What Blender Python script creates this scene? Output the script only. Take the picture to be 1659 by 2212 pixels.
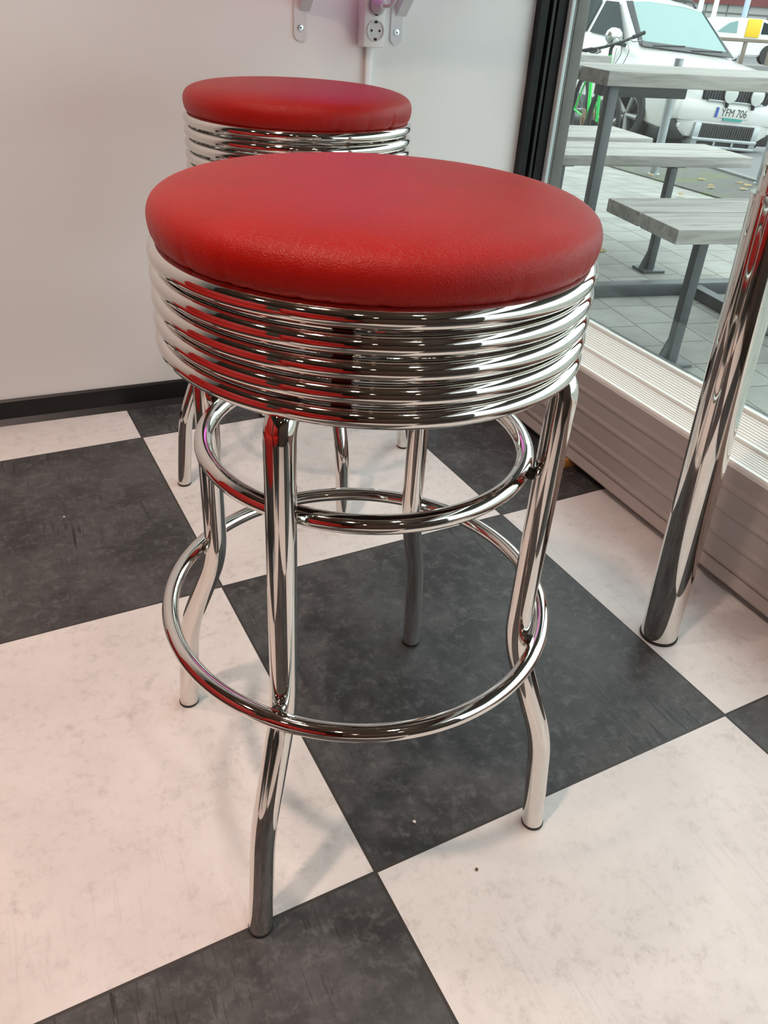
import bpy, bmesh, math, random
from mathutils import Vector, Matrix
random.seed(7)
for o in list(bpy.data.objects): bpy.data.objects.remove(o)
SC = bpy.context.scene; COL = SC.collection; PI = math.pi

# ------------------------------------------------------------------ camera
cd = bpy.data.cameras.new('camera'); cam = bpy.data.objects.new('camera', cd); COL.objects.link(cam)
CR = Vector((0.90985, -0.41118, 0.05743)); CF = Vector((0.372, 0.750, -0.547)).normalized()
CR = (CR - CF * CR.dot(CF)).normalized(); CU = CR.cross(CF)
M = Matrix((CR, CU, -CF)).transposed().to_4x4(); M.translation = Vector((-0.270, -0.500, 0.901))
cam.matrix_world = M
cd.sensor_fit = 'VERTICAL'; cd.sensor_height = 36.0; cd.lens = 36.0 * 1696.0 / 2212.0
cd.clip_start = 0.02; cd.clip_end = 200
SC.camera = cam
# ------------------------------------------------------------------ colour management
SC.view_settings.view_transform = 'Standard'; SC.view_settings.look = 'None'
SC.view_settings.exposure = 0.0; SC.view_settings.gamma = 1.0
SC.view_settings.use_curve_mapping = False
# ------------------------------------------------------------------ overcast sky
W = bpy.data.worlds.new('overcast_sky'); SC.world = W; W.use_nodes = True
nt = W.node_tree; nt.nodes.clear()
wo = nt.nodes.new('ShaderNodeOutputWorld'); bg = nt.nodes.new('ShaderNodeBackground')
tc = nt.nodes.new('ShaderNodeTexCoord'); sx = nt.nodes.new('ShaderNodeSeparateXYZ'); cr = nt.nodes.new('ShaderNodeValToRGB')
cr.color_ramp.elements[0].position = 0.0; cr.color_ramp.elements[0].color = (0.80, 0.88, 0.90, 1)
cr.color_ramp.elements[1].position = 0.8; cr.color_ramp.elements[1].color = (1.0, 1.06, 1.08, 1)
nt.links.new(tc.outputs['Generated'], sx.inputs[0]); nt.links.new(sx.outputs['Z'], cr.inputs[0])
nt.links.new(cr.outputs[0], bg.inputs[0]); nt.links.new(bg.outputs[0], wo.inputs[0])
bg.inputs[1].default_value = 3.1

# ------------------------------------------------------------------ room lamps (positions; fixtures are built further down)
DOWNLIGHTS = [(-0.95, -0.3, 20, (1.0, .70, .56)), (-1.9, 0.2, 9, (1.0, .66, .52)), (0.15, -1.3, 6, (1.0, .90, .84)),
              (-1.1, -1.7, 5, (1.0, .80, .68)), (-2.4, -1.2, 4, (1.0, .7, .55)), (-0.45, 0.45, 7, (1.0, .80, .72)),
              (-1.5, -3.6, 3, (1.0, .74, .55)), (0.1, -3.6, 3, (1.0, .74, .55))]
NEON = 2.0
CEIL = 2.65

# ================================================================== materials
def mat(name, col, rough=.5, metal=0., spec=.5, **k):
    m = bpy.data.materials.new(name); m.use_nodes = True; b = m.node_tree.nodes['Principled BSDF']
    b.inputs['Base Color'].default_value = (*col, 1); b.inputs['Roughness'].default_value = rough
    b.inputs['Metallic'].default_value = metal; b.inputs['Specular IOR Level'].default_value = spec
    if 'coat' in k: b.inputs['Coat Weight'].default_value = k['coat']; b.inputs['Coat Roughness'].default_value = k.get('coat_r', .05)
    if 'emit' in k:
        b.inputs['Emission Color'].default_value = (*col, 1); b.inputs['Emission Strength'].default_value = k['emit']
    return m
def nodes(m): return m.node_tree.nodes, m.node_tree.links, m.node_tree.nodes['Principled BSDF']
def N(m, t, **k):
    n = m.node_tree.nodes.new(t)
    for a, v in k.items(): setattr(n, a, v)
    return n
def ramp(m, src, stops):
    r = N(m, 'ShaderNodeValToRGB'); e = r.color_ramp.elements
    while len(e) > 1: e.remove(e[-1])
    e[0].position = stops[0][0]; e[0].color = stops[0][1] if len(stops[0][1]) == 4 else (*stops[0][1], 1)
    for p, c in stops[1:]:
        q = e.new(p); q.color = c if len(c) == 4 else (*c, 1)
    m.node_tree.links.new(src, r.inputs[0]); return r.outputs[0]
def noise(m, scale, detail=6, rough=.6, vec=None, dist=0.):
    n = N(m, 'ShaderNodeTexNoise'); n.inputs['Scale'].default_value = scale; n.inputs['Detail'].default_value = detail
    n.inputs['Roughness'].default_value = rough; n.inputs['Distortion'].default_value = dist
    if vec is None:
        t = N(m, 'ShaderNodeTexCoord'); vec = t.outputs['Object']
    m.node_tree.links.new(vec, n.inputs['Vector']); return n.outputs['Fac']
def bump(m, h, strength, dist=.001, chain=None):
    b = N(m, 'ShaderNodeBump'); b.inputs['Strength'].default_value = strength; b.inputs['Distance'].default_value = dist
    m.node_tree.links.new(h, b.inputs['Height'])
    if chain is not None: m.node_tree.links.new(chain, b.inputs['Normal'])
    return b.outputs['Normal']
def mix(m, f, a, b, mode='MIX'):
    n = N(m, 'ShaderNodeMix', data_type='RGBA', blend_type=mode)
    L = m.node_tree.links
    if isinstance(f, (int, float)): n.inputs[0].default_value = f
    else: L.new(f, n.inputs[0])
    for s, v in ((6, a), (7, b)):
        if isinstance(v, tuple): n.inputs[s].default_value = (*v[:3], 1)
        else: L.new(v, n.inputs[s])
    return n.outputs[2]
def noisy(name, c1, c2, scale, rough=.5, metal=0, bmp=0, bd=.001, spec=.5, detail=6):
    m = mat(name, c1, rough, metal, spec); n_, L, b = nodes(m)
    f = noise(m, scale, detail); L.new(ramp(m, f, [(.35, c1), (.65, c2)]), b.inputs['Base Color'])
    if bmp: L.new(bump(m, f, bmp, bd), b.inputs['Normal'])
    return m

def make_chrome(name, rough=.035):
    m = mat(name, (.74, .715, .68), rough, 1.0); n_, L, b = nodes(m)
    f = noise(m, 90, 4); L.new(ramp(m, f, [(.4, (rough,) * 3), (.75, (rough + .05,) * 3)]), b.inputs['Roughness'])
    return m
CHROME = make_chrome('polished_chrome')
def make_leather():
    m = mat('red_vinyl', (.40, .009, .006), .40, 0, .30); n_, L, b = nodes(m)
    t = N(m, 'ShaderNodeTexCoord').outputs['Object']
    nz = noise(m, 18, 3, .5, t)
    L.new(ramp(m, nz, [(.3, (.37, .008, .005)), (.7, (.42, .010, .006))]), b.inputs['Base Color'])
    v = N(m, 'ShaderNodeTexVoronoi'); v.inputs['Scale'].default_value = 520; v.feature = 'DISTANCE_TO_EDGE'
    w = N(m, 'ShaderNodeVectorMath', operation='ADD')
    nn = N(m, 'ShaderNodeTexNoise'); nn.inputs['Scale'].default_value = 160; L.new(t, nn.inputs['Vector'])
    sc = N(m, 'ShaderNodeVectorMath', operation='SCALE'); sc.inputs['Scale'].default_value = .006
    L.new(nn.outputs['Color'], sc.inputs[0]); L.new(t, w.inputs[0]); L.new(sc.outputs[0], w.inputs[1]); L.new(w.outputs[0], v.inputs['Vector'])
    hh = ramp(m, v.outputs['Distance'], [(0, (0, 0, 0)), (.25, (1, 1, 1))])
    b1 = bump(m, hh, .32, .0006); b2 = bump(m, noise(m, 260, 4, .6, t), .25, .0006, b1)
    L.new(b2, b.inputs['Normal'])
    return m
LEATHER = make_leather()
RUBBER = mat('black_rubber', (.015, .015, .015), .6)
WELD = mat('weld_seam', (.05, .045, .04), .5, .8)

TILE = 0.61; TROT = math.radians(3.2)
def make_floor():
    m = mat('checker_vinyl_tiles', (.5, .5, .5), .42, 0, .42); n_, L, b = nodes(m)
    t = N(m, 'ShaderNodeTexCoord').outputs['Object']
    mp = N(m, 'ShaderNodeMapping'); mp.vector_type = 'POINT'
    mp.inputs['Rotation'].default_value = (0, 0, -TROT); mp.inputs['Scale'].default_value = (1, 1, 1)
    L.new(t, mp.inputs['Vector'])
    s = N(m, 'ShaderNodeVectorMath', operation='SCALE'); s.inputs['Scale'].default_value = 1 / TILE; L.new(mp.outputs[0], s.inputs[0])
    sp = N(m, 'ShaderNodeSeparateXYZ'); L.new(s.outputs[0], sp.inputs[0])
    def mth(op, a, bb=None, c=None):
        q = N(m, 'ShaderNodeMath', operation=op)
        for i, v in enumerate((a, bb, c)):
            if v is None: continue
            if isinstance(v, (int, float)): q.inputs[i].default_value = v
            else: L.new(v, q.inputs[i])
        return q.outputs[0]
    fx = mth('FLOOR', sp.outputs[0]); fy = mth('FLOOR', sp.outputs[1]); par = mth('FLOORED_MODULO', mth('ADD', fx, fy), 2.0)
    # seam
    def edge(v): f = mth('FRACT', v); return mth('MINIMUM', f, mth('SUBTRACT', 1.0, f))
    ed = mth('MINIMUM', edge(sp.outputs[0]), edge(sp.outputs[1]))
    seam = mth('LESS_THAN', ed, .0032)
    # each tile gets its own pattern offset
    cmb = N(m, 'ShaderNodeCombineXYZ'); L.new(mth('MULTIPLY', fx, 3.7), cmb.inputs[0]); L.new(mth('MULTIPLY', fy, 5.3), cmb.inputs[1])
    va = N(m, 'ShaderNodeVectorMath', operation='ADD'); L.new(t, va.inputs[0]); L.new(cmb.outputs[0], va.inputs[1]); v = va.outputs[0]
    n1 = noise(m, 7.0, 12, .72, v, .25); n2 = noise(m, 42, 10, .78, v, .2); n3 = noise(m, 2.2, 4, .5, v, .8)
    white = mix(m, ramp(m, n2, [(.50, (0, 0, 0)), (.68, (1, 1, 1))]), (.77, .742, .725), (.58, .55, .53))
    white = mix(m, ramp(m, n1, [(.46, (0, 0, 0)), (.60, (1, 1, 1))]), white, (.80, .775, .76))
    white = mix(m, ramp(m, n3, [(.52, (0, 0, 0)), (.72, (.35, .35, .35))]), white, (.55, .525, .505))
    dark = mix(m, ramp(m, n1, [(.42, (0, 0, 0)), (.62, (1, 1, 1))]), (.038, .038, .039), (.092, .093, .095))
    dark = mix(m, ramp(m, n2, [(.50, (0, 0, 0)), (.66, (.9, .9, .9))]), dark, (.135, .136, .138))
    # scratches
    def scr(rot, sc_, lo, off):
        q = N(m, 'ShaderNodeMapping'); q.inputs['Rotation'].default_value = (0, 0, rot); q.inputs['Scale'].default_value = (sc_, sc_ * .07, 1); q.inputs['Location'].default_value = (off, off * .7, off)
        L.new(v, q.inputs['Vector']); return ramp(m, noise(m, 9, 1.5, .5, q.outputs[0], .7), [(lo, (0, 0, 0)), (lo + .02, (1, 1, 1))])
    sA = mix(m, 1.0, scr(.5, 17, .655, 0), scr(-.8, 20, .655, 3.1), 'ADD'); sA = mix(m, 1.0, sA, scr(1.5, 14, .66, 7.7), 'ADD'); sA = mix(m, 1.0, sA, scr(2.5, 16, .66, 11.3), 'ADD')
    area = ramp(m, noise(m, 3.4, 5, .6, v, .5), [(.48, (0, 0, 0)), (.62, (1, 1, 1))])
    sA = mix(m, 1.0, sA, area, 'MULTIPLY')
    dark = mix(m, sA, dark, (.022, .022, .022)); white = mix(m, mix(m, .14, (0, 0, 0), sA), white, (.45, .42, .40))
    c = mix(m, par, dark, white); c = mix(m, seam, c, (.05, .045, .042))
    L.new(c, b.inputs['Base Color'])
    L.new(ramp(m, n1, [(.3, (.36,) * 3), (.7, (.50,) * 3)]), b.inputs['Roughness'])
    bb = bump(m, n2, .10, .0008); bb = bump(m, mth('SUBTRACT', 1.0, mth('LESS_THAN', ed, .005)), .5, .001, bb); bb = bump(m, noise(m, 400, 2, .5, v), .05, .0004, bb)
    L.new(bb, b.inputs['Normal'])
    return m
FLOOR = make_floor()
WALL = noisy('white_wall_board', (.78, .765, .76), (.80, .79, .785), 2.5, .45, bmp=.03, spec=.35)
BLACKP = mat('black_baseboard_vinyl', (.008, .008, .008), .35, 0, .35)
FRAMEB = noisy('black_window_frame', (.010, .011, .012), (.016, .017, .018), 30, .38, spec=.3)
STRIPW = mat('pale_sealing_strip', (.62, .66, .66), .5)
FRAMEG = noisy('grey_brown_frame', (.13, .12, .11), (.16, .145, .135), 20, .45)
PANEL = noisy('shade_darkened_panel', (.36, .32, .30), (.39, .345, .325), 3, .33, spec=.5)  # white plastic with its shade put into the base colour
LEDGE = mat('white_ribbed_aluminium', (.77, .765, .725), .38, .0, .5)
PLASTIC = mat('white_plastic', (.80, .78, .78), .35)
SOCKETP = mat('grey_white_socket', (.62, .60, .59), .4)
DARKH = mat('dark_hole', (.01, .01, .01), .8)
ZINC = mat('zinc_screw', (.75, .77, .8), .25, 1)
BRACK = mat('light_grey_bracket', (.66, .64, .66), .42)
CEILM = mat('brown_ceiling', (.14, .10, .075), .7)
DARKW = mat('dark_brown_wall', (.055, .040, .030), .6)
def make_glass():
    m = bpy.data.materials.new('window_glass'); m.use_nodes = True; nt_ = m.node_tree; nt_.nodes.clear(); L = nt_.links
    o = nt_.nodes.new('ShaderNodeOutputMaterial'); mx = nt_.nodes.new('ShaderNodeMixShader'); tr = nt_.nodes.new('ShaderNodeBsdfTransparent')
    gl = nt_.nodes.new('ShaderNodeBsdfGlossy'); lw = nt_.nodes.new('ShaderNodeLayerWeight'); pw = nt_.nodes.new('ShaderNodeMath'); pw.operation = 'POWER'; pw.inputs[1].default_value = 5.0
    fr = nt_.nodes.new('ShaderNodeMath'); fr.operation = 'MULTIPLY_ADD'; fr.inputs[1].default_value = .9; fr.inputs[2].default_value = .035
    lw.inputs['Blend'].default_value = .5; L.new(lw.outputs['Facing'], pw.inputs[0]); L.new(pw.outputs[0], fr.inputs[0])
    gl.inputs['Roughness'].default_value = .0; tr.inputs['Color'].default_value = (.90, .95, .935, 1); gl.inputs['Color'].default_value = (.9, .9, .9, 1)
    L.new(fr.outputs[0], mx.inputs[0]); L.new(tr.outputs[0], mx.inputs[1]); L.new(gl.outputs[0], mx.inputs[2]); L.new(mx.outputs[0], o.inputs[0]); return m
GLASS = make_glass()
def make_wood():
    m = mat('weathered_wood', (.5, .48, .45), .7); n_, L, b = nodes(m)
    t = N(m, 'ShaderNodeTexCoord').outputs['Object']; q = N(m, 'ShaderNodeMapping'); q.inputs['Scale'].default_value = (1.2, 14, 14); L.new(t, q.inputs['Vector'])
    f = noise(m, 3.0, 8, .7, q.outputs[0], .6)
    L.new(ramp(m, f, [(.32, (.25, .235, .21)), (.5, (.42, .405, .375)), (.68, (.54, .525, .49))]), b.inputs['Base Color'])
    L.new(bump(m, f, .4, .002), b.inputs['Normal']); return m
WOOD = make_wood()
STEELG = noisy('dark_grey_painted_steel', (.060, .070, .073), (.075, .086, .09), 12, .42)
GALV = noisy('galvanised_steel', (.36, .40, .42), (.46, .50, .52), 14, .42, metal=.4)
def make_pavers():
    m = mat('concrete_pavers', (.4, .4, .38), .85); n_, L, b = nodes(m)
    t = N(m, 'ShaderNodeTexCoord').outputs['Object']
    q = N(m, 'ShaderNodeMapping'); q.inputs['Rotation'].default_value = (0, 0, PI / 2); L.new(t, q.inputs['Vector'])
    br = N(m, 'ShaderNodeTexBrick'); br.inputs['Scale'].default_value = 1.0; br.offset = .12; br.offset_frequency = 2; br.squash = 1
    br.inputs['Brick Width'].default_value = .195; br.inputs['Row Height'].default_value = .19; br.inputs['Mortar Size'].default_value = .0032
    br.inputs['Mortar Smooth'].default_value = .3; br.inputs['Bias'].default_value = 0
    br.inputs['Color1'].default_value = (.33, .335, .315, 1); br.inputs['Color2'].default_value = (.42, .425, .40, 1); br.inputs['Mortar'].default_value = (.14, .145, .12, 1)
    L.new(q.outputs[0], br.inputs['Vector'])
    f = noise(m, 6, 9, .7, t); c = mix(m, 1.0, br.outputs['Color'], ramp(m, f, [(.3, (.78, .76, .74)), (.7, (1.1, 1.1, 1.08))]), 'MULTIPLY')
    L.new(c, b.inputs['Base Color']); bb = bump(m, noise(m, 120, 5, .7, t), .3, .001); L.new(bb, b.inputs['Normal']); return m
PAVERS = make_pavers()
ASPHALT = noisy('grey_asphalt', (.15, .152, .155), (.20, .203, .208), 60, .85, bmp=.3, bd=.002)
KERB = noisy('granite_kerb', (.18, .18, .175), (.25, .25, .24), 40, .8, bmp=.2)
def make_gravel():
    m = mat('gravel_with_moss', (.15, .15, .14), .9); n_, L, b = nodes(m)
    f = noise(m, 70, 4); c = ramp(m, f, [(.35, (.07, .07, .066)), (.6, (.18, .178, .165))])
    g = ramp(m, noise(m, 3.5, 6, .7), [(.50, (0, 0, 0)), (.62, (1, 1, 1))]); c = mix(m, g, c, (.14, .17, .07))
    L.new(c, b.inputs['Base Color']); L.new(bump(m, f, .6, .006), b.inputs['Normal']); return m
GRAVEL = make_gravel()
CARW = mat('white_car_paint', (.78, .77, .75), .25, 0, .5, coat=.6)
CARBLK = mat('black_car_plastic', (.025, .027, .028), .45)
CARGLASS = mat('car_window_glass', (.015, .03, .03), .05, 0, .12)
WINDSH = mat('windscreen_glass', (.20, .33, .32), .06, 0, .5)
TYRE = noisy('tyre_rubber', (.02, .02, .021), (.032, .032, .033), 30, .75)
ALLOY = mat('alloy_wheel', (.30, .295, .29), .4, .7)
SILVER = mat('silver_trim', (.52, .55, .56), .35, .5)
CHROMEO = mat('mirror_chrome', (.72, .73, .72), .16, .9)
LENS = mat('lamp_lens', (.75, .78, .74), .12, .2)
PLATEW = mat('plate_white', (.70, .70, .66), .5); PLATEB = mat('plate_blue', (.02, .09, .45), .5); INK = mat('plate_ink', (.02, .02, .02), .6)
TEAL = mat('teal_sticker', (.05, .36, .32), .5)
GREEN = mat('bright_green_frame_paint', (.02, .68, .10), .35); 
REDB = mat('dark_red_cladding', (.15, .035, .03), .7)
FACADE = None
def make_facade():
    m = mat('grey_panel_facade', (.4, .4, .38), .7); n_, L, b = nodes(m)
    t = N(m, 'ShaderNodeTexCoord').outputs['Object']; q = N(m, 'ShaderNodeMapping'); q.inputs['Rotation'].default_value = (PI / 2, 0, 0); L.new(t, q.inputs['Vector'])
    br = N(m, 'ShaderNodeTexBrick'); br.offset = 0; br.inputs['Scale'].default_value = 1; br.inputs['Brick Width'].default_value = 1.3; br.inputs['Row Height'].default_value = .62
    br.inputs['Mortar Size'].default_value = .05; br.inputs['Color1'].default_value = (.36, .35, .33, 1); br.inputs['Color2'].default_value = (.27, .32, .29, 1); br.inputs['Mortar'].default_value = (.12, .12, .12, 1)
    L.new(q.outputs[0], br.inputs['Vector']); L.new(br.outputs['Color'], b.inputs['Base Color']); return m
FACADE = make_facade()
YELLOW = mat('yellow_sign', (.85, .55, .02), .5)
LEAF = mat('yellow_leaf', (.72, .58, .33), .8)
RUST = mat('rusty_brown_rail', (.22, .18, .14), .7)

# ================================================================== mesh helpers
def finish(bm, name, m, parent=None, smooth=True, loc=None, angle=35):
    me = bpy.data.meshes.new(name); bm.normal_update(); bm.to_mesh(me); bm.free()
    mats = m if isinstance(m, (list, tuple)) else [m]
    for x in mats: me.materials.append(x)
    if smooth:
        me.shade_smooth()
        try: me.set_sharp_from_angle(angle=math.radians(angle))
        except Exception: pass
    o = bpy.data.objects.new(name, me); COL.objects.link(o)
    if parent is not None: o.parent = parent
    if loc is not None: o.location = loc
    return o
def thing(name, label, cat, loc=(0, 0, 0), rz=0, group=None):
    o = bpy.data.objects.new(name, None); COL.objects.link(o); o.location = loc; o.rotation_euler = (0, 0, rz)
    o.empty_display_size = .1; tag(o, label, cat, group); return o
def tag(o, label=None, cat=None, group=None, kind=None):
    if label: o['label'] = label
    if cat: o['category'] = cat
    if group: o['group'] = group
    if kind: o['kind'] = kind
    return o
def struct(o, label=None): o['kind'] = 'structure'; (label and o.__setitem__('label', label)); return o
def box(bm, x0, x1, y0, y1, z0, z1, bev=0., mi=0, mtx=None):
    vs = [bm.verts.new((x, y, z)) for z in (z0, z1) for y in (y0, y1) for x in (x0, x1)]
    fs = [bm.faces.new([vs[i] for i in f]) for f in ((0, 2, 3, 1), (4, 5, 7, 6), (0, 1, 5, 4), (2, 6, 7, 3), (0, 4, 6, 2), (1, 3, 7, 5))]
    for f in fs: f.material_index = mi
    if mtx is not None: bmesh.ops.transform(bm, matrix=mtx, verts=vs)
    if bev > 0:
        es = list({e for f in fs for e in f.edges}); r = bmesh.ops.bevel(bm, geom=es, offset=bev, segments=2, affect='EDGES', profile=.5)
        for f in r['faces']: f.material_index = mi
    return fs
def mbox(name, m, *a, bev=.002, parent=None, loc=None):
    bm = bmesh.new(); box(bm, *a, bev=bev); return finish(bm, name, m, parent, loc=loc)
def prism(bm, pts, d0, d1, plane='xz', mi=0):
    def P(a, b, d): return {'xz': (a, d, b), 'yz': (d, a, b), 'xy': (a, b, d)}[plane]
    A = [bm.verts.new(P(a, b, d0)) for a, b in pts]; B = [bm.verts.new(P(a, b, d1)) for a, b in pts]; n = len(pts); fs = []
    fs.append(bm.faces.new(A)); fs.append(bm.faces.new(B[::-1]))
    for i in range(n): fs.append(bm.faces.new((A[i], B[i], B[(i + 1) % n], A[(i + 1) % n])))
    for f in fs: f.material_index = mi
    bmesh.ops.recalc_face_normals(bm, faces=fs); return fs
def fillet(pts, rad, n=8):
    pts = [Vector(p) for p in pts]; out = [pts[0]]
    for i in range(1, len(pts) - 1):
        a, b, c = pts[i - 1], pts[i], pts[i + 1]; u = (a - b); v = (c - b); r = min(rad, u.length * .48, v.length * .48)
        p = b + u.normalized() * r; q = b + v.normalized() * r
        for k in range(n + 1):
            t = k / n; out.append(p * (1 - t) ** 2 + b * 2 * t * (1 - t) + q * t * t)
    out.append(pts[-1]); return out
def tube(bm, path, r, seg=20, closed=False, caps=True, mi=0):
    path = [Vector(p) for p in path]; n = len(path); rings = []; nrm = None
    for i, p in enumerate(path):
        if closed: t = (path[(i + 1) % n] - path[i - 1]).normalized()
        else: t = (path[min(i + 1, n - 1)] - path[max(i - 1, 0)]).normalized()
        if nrm is None: nrm = t.orthogonal().normalized() if abs(t.z) > .9 else Vector((0, 0, 1)).cross(t).normalized()
        nrm = (nrm - t * nrm.dot(t)).normalized(); bi = t.cross(nrm)
        rr = r[i] if isinstance(r, (list, tuple)) else r
        rings.append([bm.verts.new(p + nrm * math.cos(2 * PI * k / seg) * rr + bi * math.sin(2 * PI * k / seg) * rr) for k in range(seg)])
    for i in range(n if closed else n - 1):
        A = rings[i]; B = rings[(i + 1) % n]
        for k in range(seg): f = bm.faces.new((A[k], A[(k + 1) % seg], B[(k + 1) % seg], B[k])); f.material_index = mi
    if caps and not closed:
        f = bm.faces.new(rings[0][::-1]); f.material_index = mi; f = bm.faces.new(rings[-1]); f.material_index = mi
def torus(bm, R, r, z, n=160, seg=24, c=(0, 0)):
    tube(bm, [(c[0] + R * math.cos(2 * PI * i / n), c[1] + R * math.sin(2 * PI * i / n), z) for i in range(n)], r, seg, closed=True)
def lathe(bm, prof, n=96, mi=0, mtx=None):
    rows = []; new = []
    for r, z in prof:
        if r < 1e-6: v = bm.verts.new((0, 0, z)); rows.append([v]); new.append(v)
        else:
            row = [bm.verts.new((r * math.cos(2 * PI * k / n), r * math.sin(2 * PI * k / n), z)) for k in range(n)]; rows.append(row); new += row
    fs = []
    for A, B in zip(rows, rows[1:]):
        for k in range(n):
            k2 = (k + 1) % n
            if len(A) == 1 and len(B) == 1: continue
            if len(A) == 1: fs.append(bm.faces.new((A[0], B[k2], B[k])))
            elif len(B) == 1: fs.append(bm.faces.new((A[k], A[k2], B[0])))
            else: fs.append(bm.faces.new((A[k], A[k2], B[k2], B[k])))
    for f in fs: f.material_index = mi
    bmesh.ops.recalc_face_normals(bm, faces=fs)
    if mtx is not None: bmesh.ops.transform(bm, matrix=mtx, verts=new)
    return fs

# ================================================================== room shell
X0, X1, Y0, Y1 = -3.4, 0.985, -4.6, 1.395
GX = 1.048          # glass plane
bm = bmesh.new(); box(bm, X0, GX + .06, Y0, Y1, -.10, 0.0); struct(finish(bm, 'floor', FLOOR, smooth=False), 'black and off-white checkered vinyl tile floor')
bm = bmesh.new(); box(bm, X0 - .1, X1, Y1, Y1 + .14, -.1, CEIL); struct(finish(bm, 'wall_back', WALL, smooth=False))
bm = bmesh.new(); box(bm, X0 - .1, X0, Y0, Y1, -.1, CEIL); struct(finish(bm, 'wall_left', DARKW, smooth=False))
bm = bmesh.new(); box(bm, X0 - .1, GX + .16, Y0 - .1, Y0, -.1, CEIL); struct(finish(bm, 'wall_front', DARKW, smooth=False))
bm = bmesh.new(); box(bm, X0 - .1, GX + .16, Y0 - .1, Y1 + .14, CEIL, CEIL + .1); struct(finish(bm, 'ceiling', CEILM, smooth=False))
bm = bmesh.new(); box(bm, GX - .03, GX + .16, Y0, Y1 + .14, 2.40, CEIL); box(bm, GX + .0, GX + .016, Y0, 1.3949, -.1, .212); struct(finish(bm, 'wall_right', WALL, smooth=False))
bm = bmesh.new(); box(bm, GX + .16, GX + .34, -14, 9, 2.45, 11); box(bm, .8, 1.104, Y1 + .141, 9, -.3, 2.45); box(bm, GX + .16, GX + .34, -14, Y0, -.3, 2.45)
struct(finish(bm, 'wall_street_side', noisy('dark_brick_facade', (.10, .07, .06), (.14, .10, .08), 8, .8), smooth=False))
# baseboard
bm = bmesh.new(); prism(bm, [(Y1 - .001, .0), (Y1 - .022, .0), (Y1 - .018, .004), (Y1 - .009, .012), (Y1 - .008, .054), (Y1 - .004, .058), (Y1, .058)], X0, .828, 'yz')
struct(finish(bm, 'baseboard_back', BLACKP), 'black baseboard along the white wall')

# window: black jamb against the back wall, pale strip, grey frame, glass
wf = thing('window_1', 'tall shop window with black side frame', 'window'); del wf['category']; struct(wf)
prof = [(.985, 1.395), (.985, 1.372), (1.004, 1.368), (1.004, 1.384), (1.012, 1.384), (1.012, 1.362), (1.020, 1.362), (1.020, 1.378), (1.027, 1.378),
        (1.027, 1.362), (1.050, 1.357), (1.060, 1.357), (1.060, 1.395)]
bm = bmesh.new(); prism(bm, prof, .0, 2.45, 'xy'); finish(bm, 'black_frame', FRAMEB, wf, smooth=False)
bm = bmesh.new(); prism(bm, [(.9851, 1.3951), (1.103, 1.3951), (1.103, 1.535), (.9851, 1.535)], -.1, 2.45, 'xy'); finish(bm, 'frame_backing', FRAMEB, wf, smooth=False)
bm = bmesh.new(); box(bm, 1.050, 1.061, 1.341, 1.3565, .20, 2.44, bev=.002); finish(bm, 'sealing_strip', STRIPW, wf)
bm = bmesh.new(); box(bm, 1.066, 1.10, 1.338, 1.395, .20, 2.44, bev=.003); box(bm, 1.0612, 1.067, 1.341, 1.395, .2, 2.44); finish(bm, 'outer_frame', FRAMEG, wf)
bm = bmesh.new(); box(bm, GX + .006, GX + .012, Y0, 1.3405, .2385, 2.42, bev=0); finish(bm, 'pane', GLASS, wf, smooth=False)
bm = bmesh.new(); box(bm, GX - .004, GX + .022, Y0, 1.3405, .222, .2375, bev=.001); finish(bm, 'bottom_gasket', mat('dark_gasket', (.05, .055, .055), .5), wf)

# ribbed ledge and panel below the window
LZ = .240; PX = .840
lg = thing('window_ledge', 'white ribbed ledge running along the foot of the shop window', 'window ledge', (0, 0, 0))
def ribs(xa, xb, n, z):
    pts = []; w = (xb - xa) / n
    for i in range(n):
        x = xa + i * w; pts += [(x, z), (x + w * .22, z + .0024), (x + w * .58, z + .0024), (x + w * .80, z)]
    return pts
bm = bmesh.new()
pr = [(PX - .001, .231), (PX - .001, LZ - .002), (PX + .002, LZ + .002), (PX + .010, LZ + .002), (PX + .012, LZ - .003)] + ribs(PX + .013, .918, 8, LZ - .005) + \
     [(.920, LZ - .003), (.921, LZ + .003), (.929, LZ + .003), (.931, LZ - .003)] + ribs(.933, GX - .018, 9, LZ - .005) + [(GX - .015, LZ - .003), (GX - .014, LZ + .004), (GX - .003, LZ + .004), (GX - .003, .214)]
prism(bm, pr, Y0, 1.342, 'xz'); finish(bm, 'ribbed_top', LEDGE, lg, smooth=False)
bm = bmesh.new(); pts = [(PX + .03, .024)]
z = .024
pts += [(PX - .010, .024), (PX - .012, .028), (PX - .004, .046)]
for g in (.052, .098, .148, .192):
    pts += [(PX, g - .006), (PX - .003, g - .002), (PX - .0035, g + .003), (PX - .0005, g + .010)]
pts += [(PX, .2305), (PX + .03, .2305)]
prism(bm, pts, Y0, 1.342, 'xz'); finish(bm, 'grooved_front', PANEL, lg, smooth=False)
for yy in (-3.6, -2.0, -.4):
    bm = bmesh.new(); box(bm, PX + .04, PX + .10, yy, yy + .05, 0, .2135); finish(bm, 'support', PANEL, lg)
wb = mbox('wood_block', noisy('orange_wood', (.42, .20, .05), (.52, .27, .08), 25, .6), .822, .87, .765, .80, 0, .022, bev=.002); tag(wb, 'small orange-brown wood block peeking out under the grooved panel', 'block')
wb = mbox('spacer', PLASTIC, .806, .8215, .768, .80, 0, .022, bev=.001); tag(wb, 'small white plastic spacer beside the wood block under the panel', 'spacer')

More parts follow.
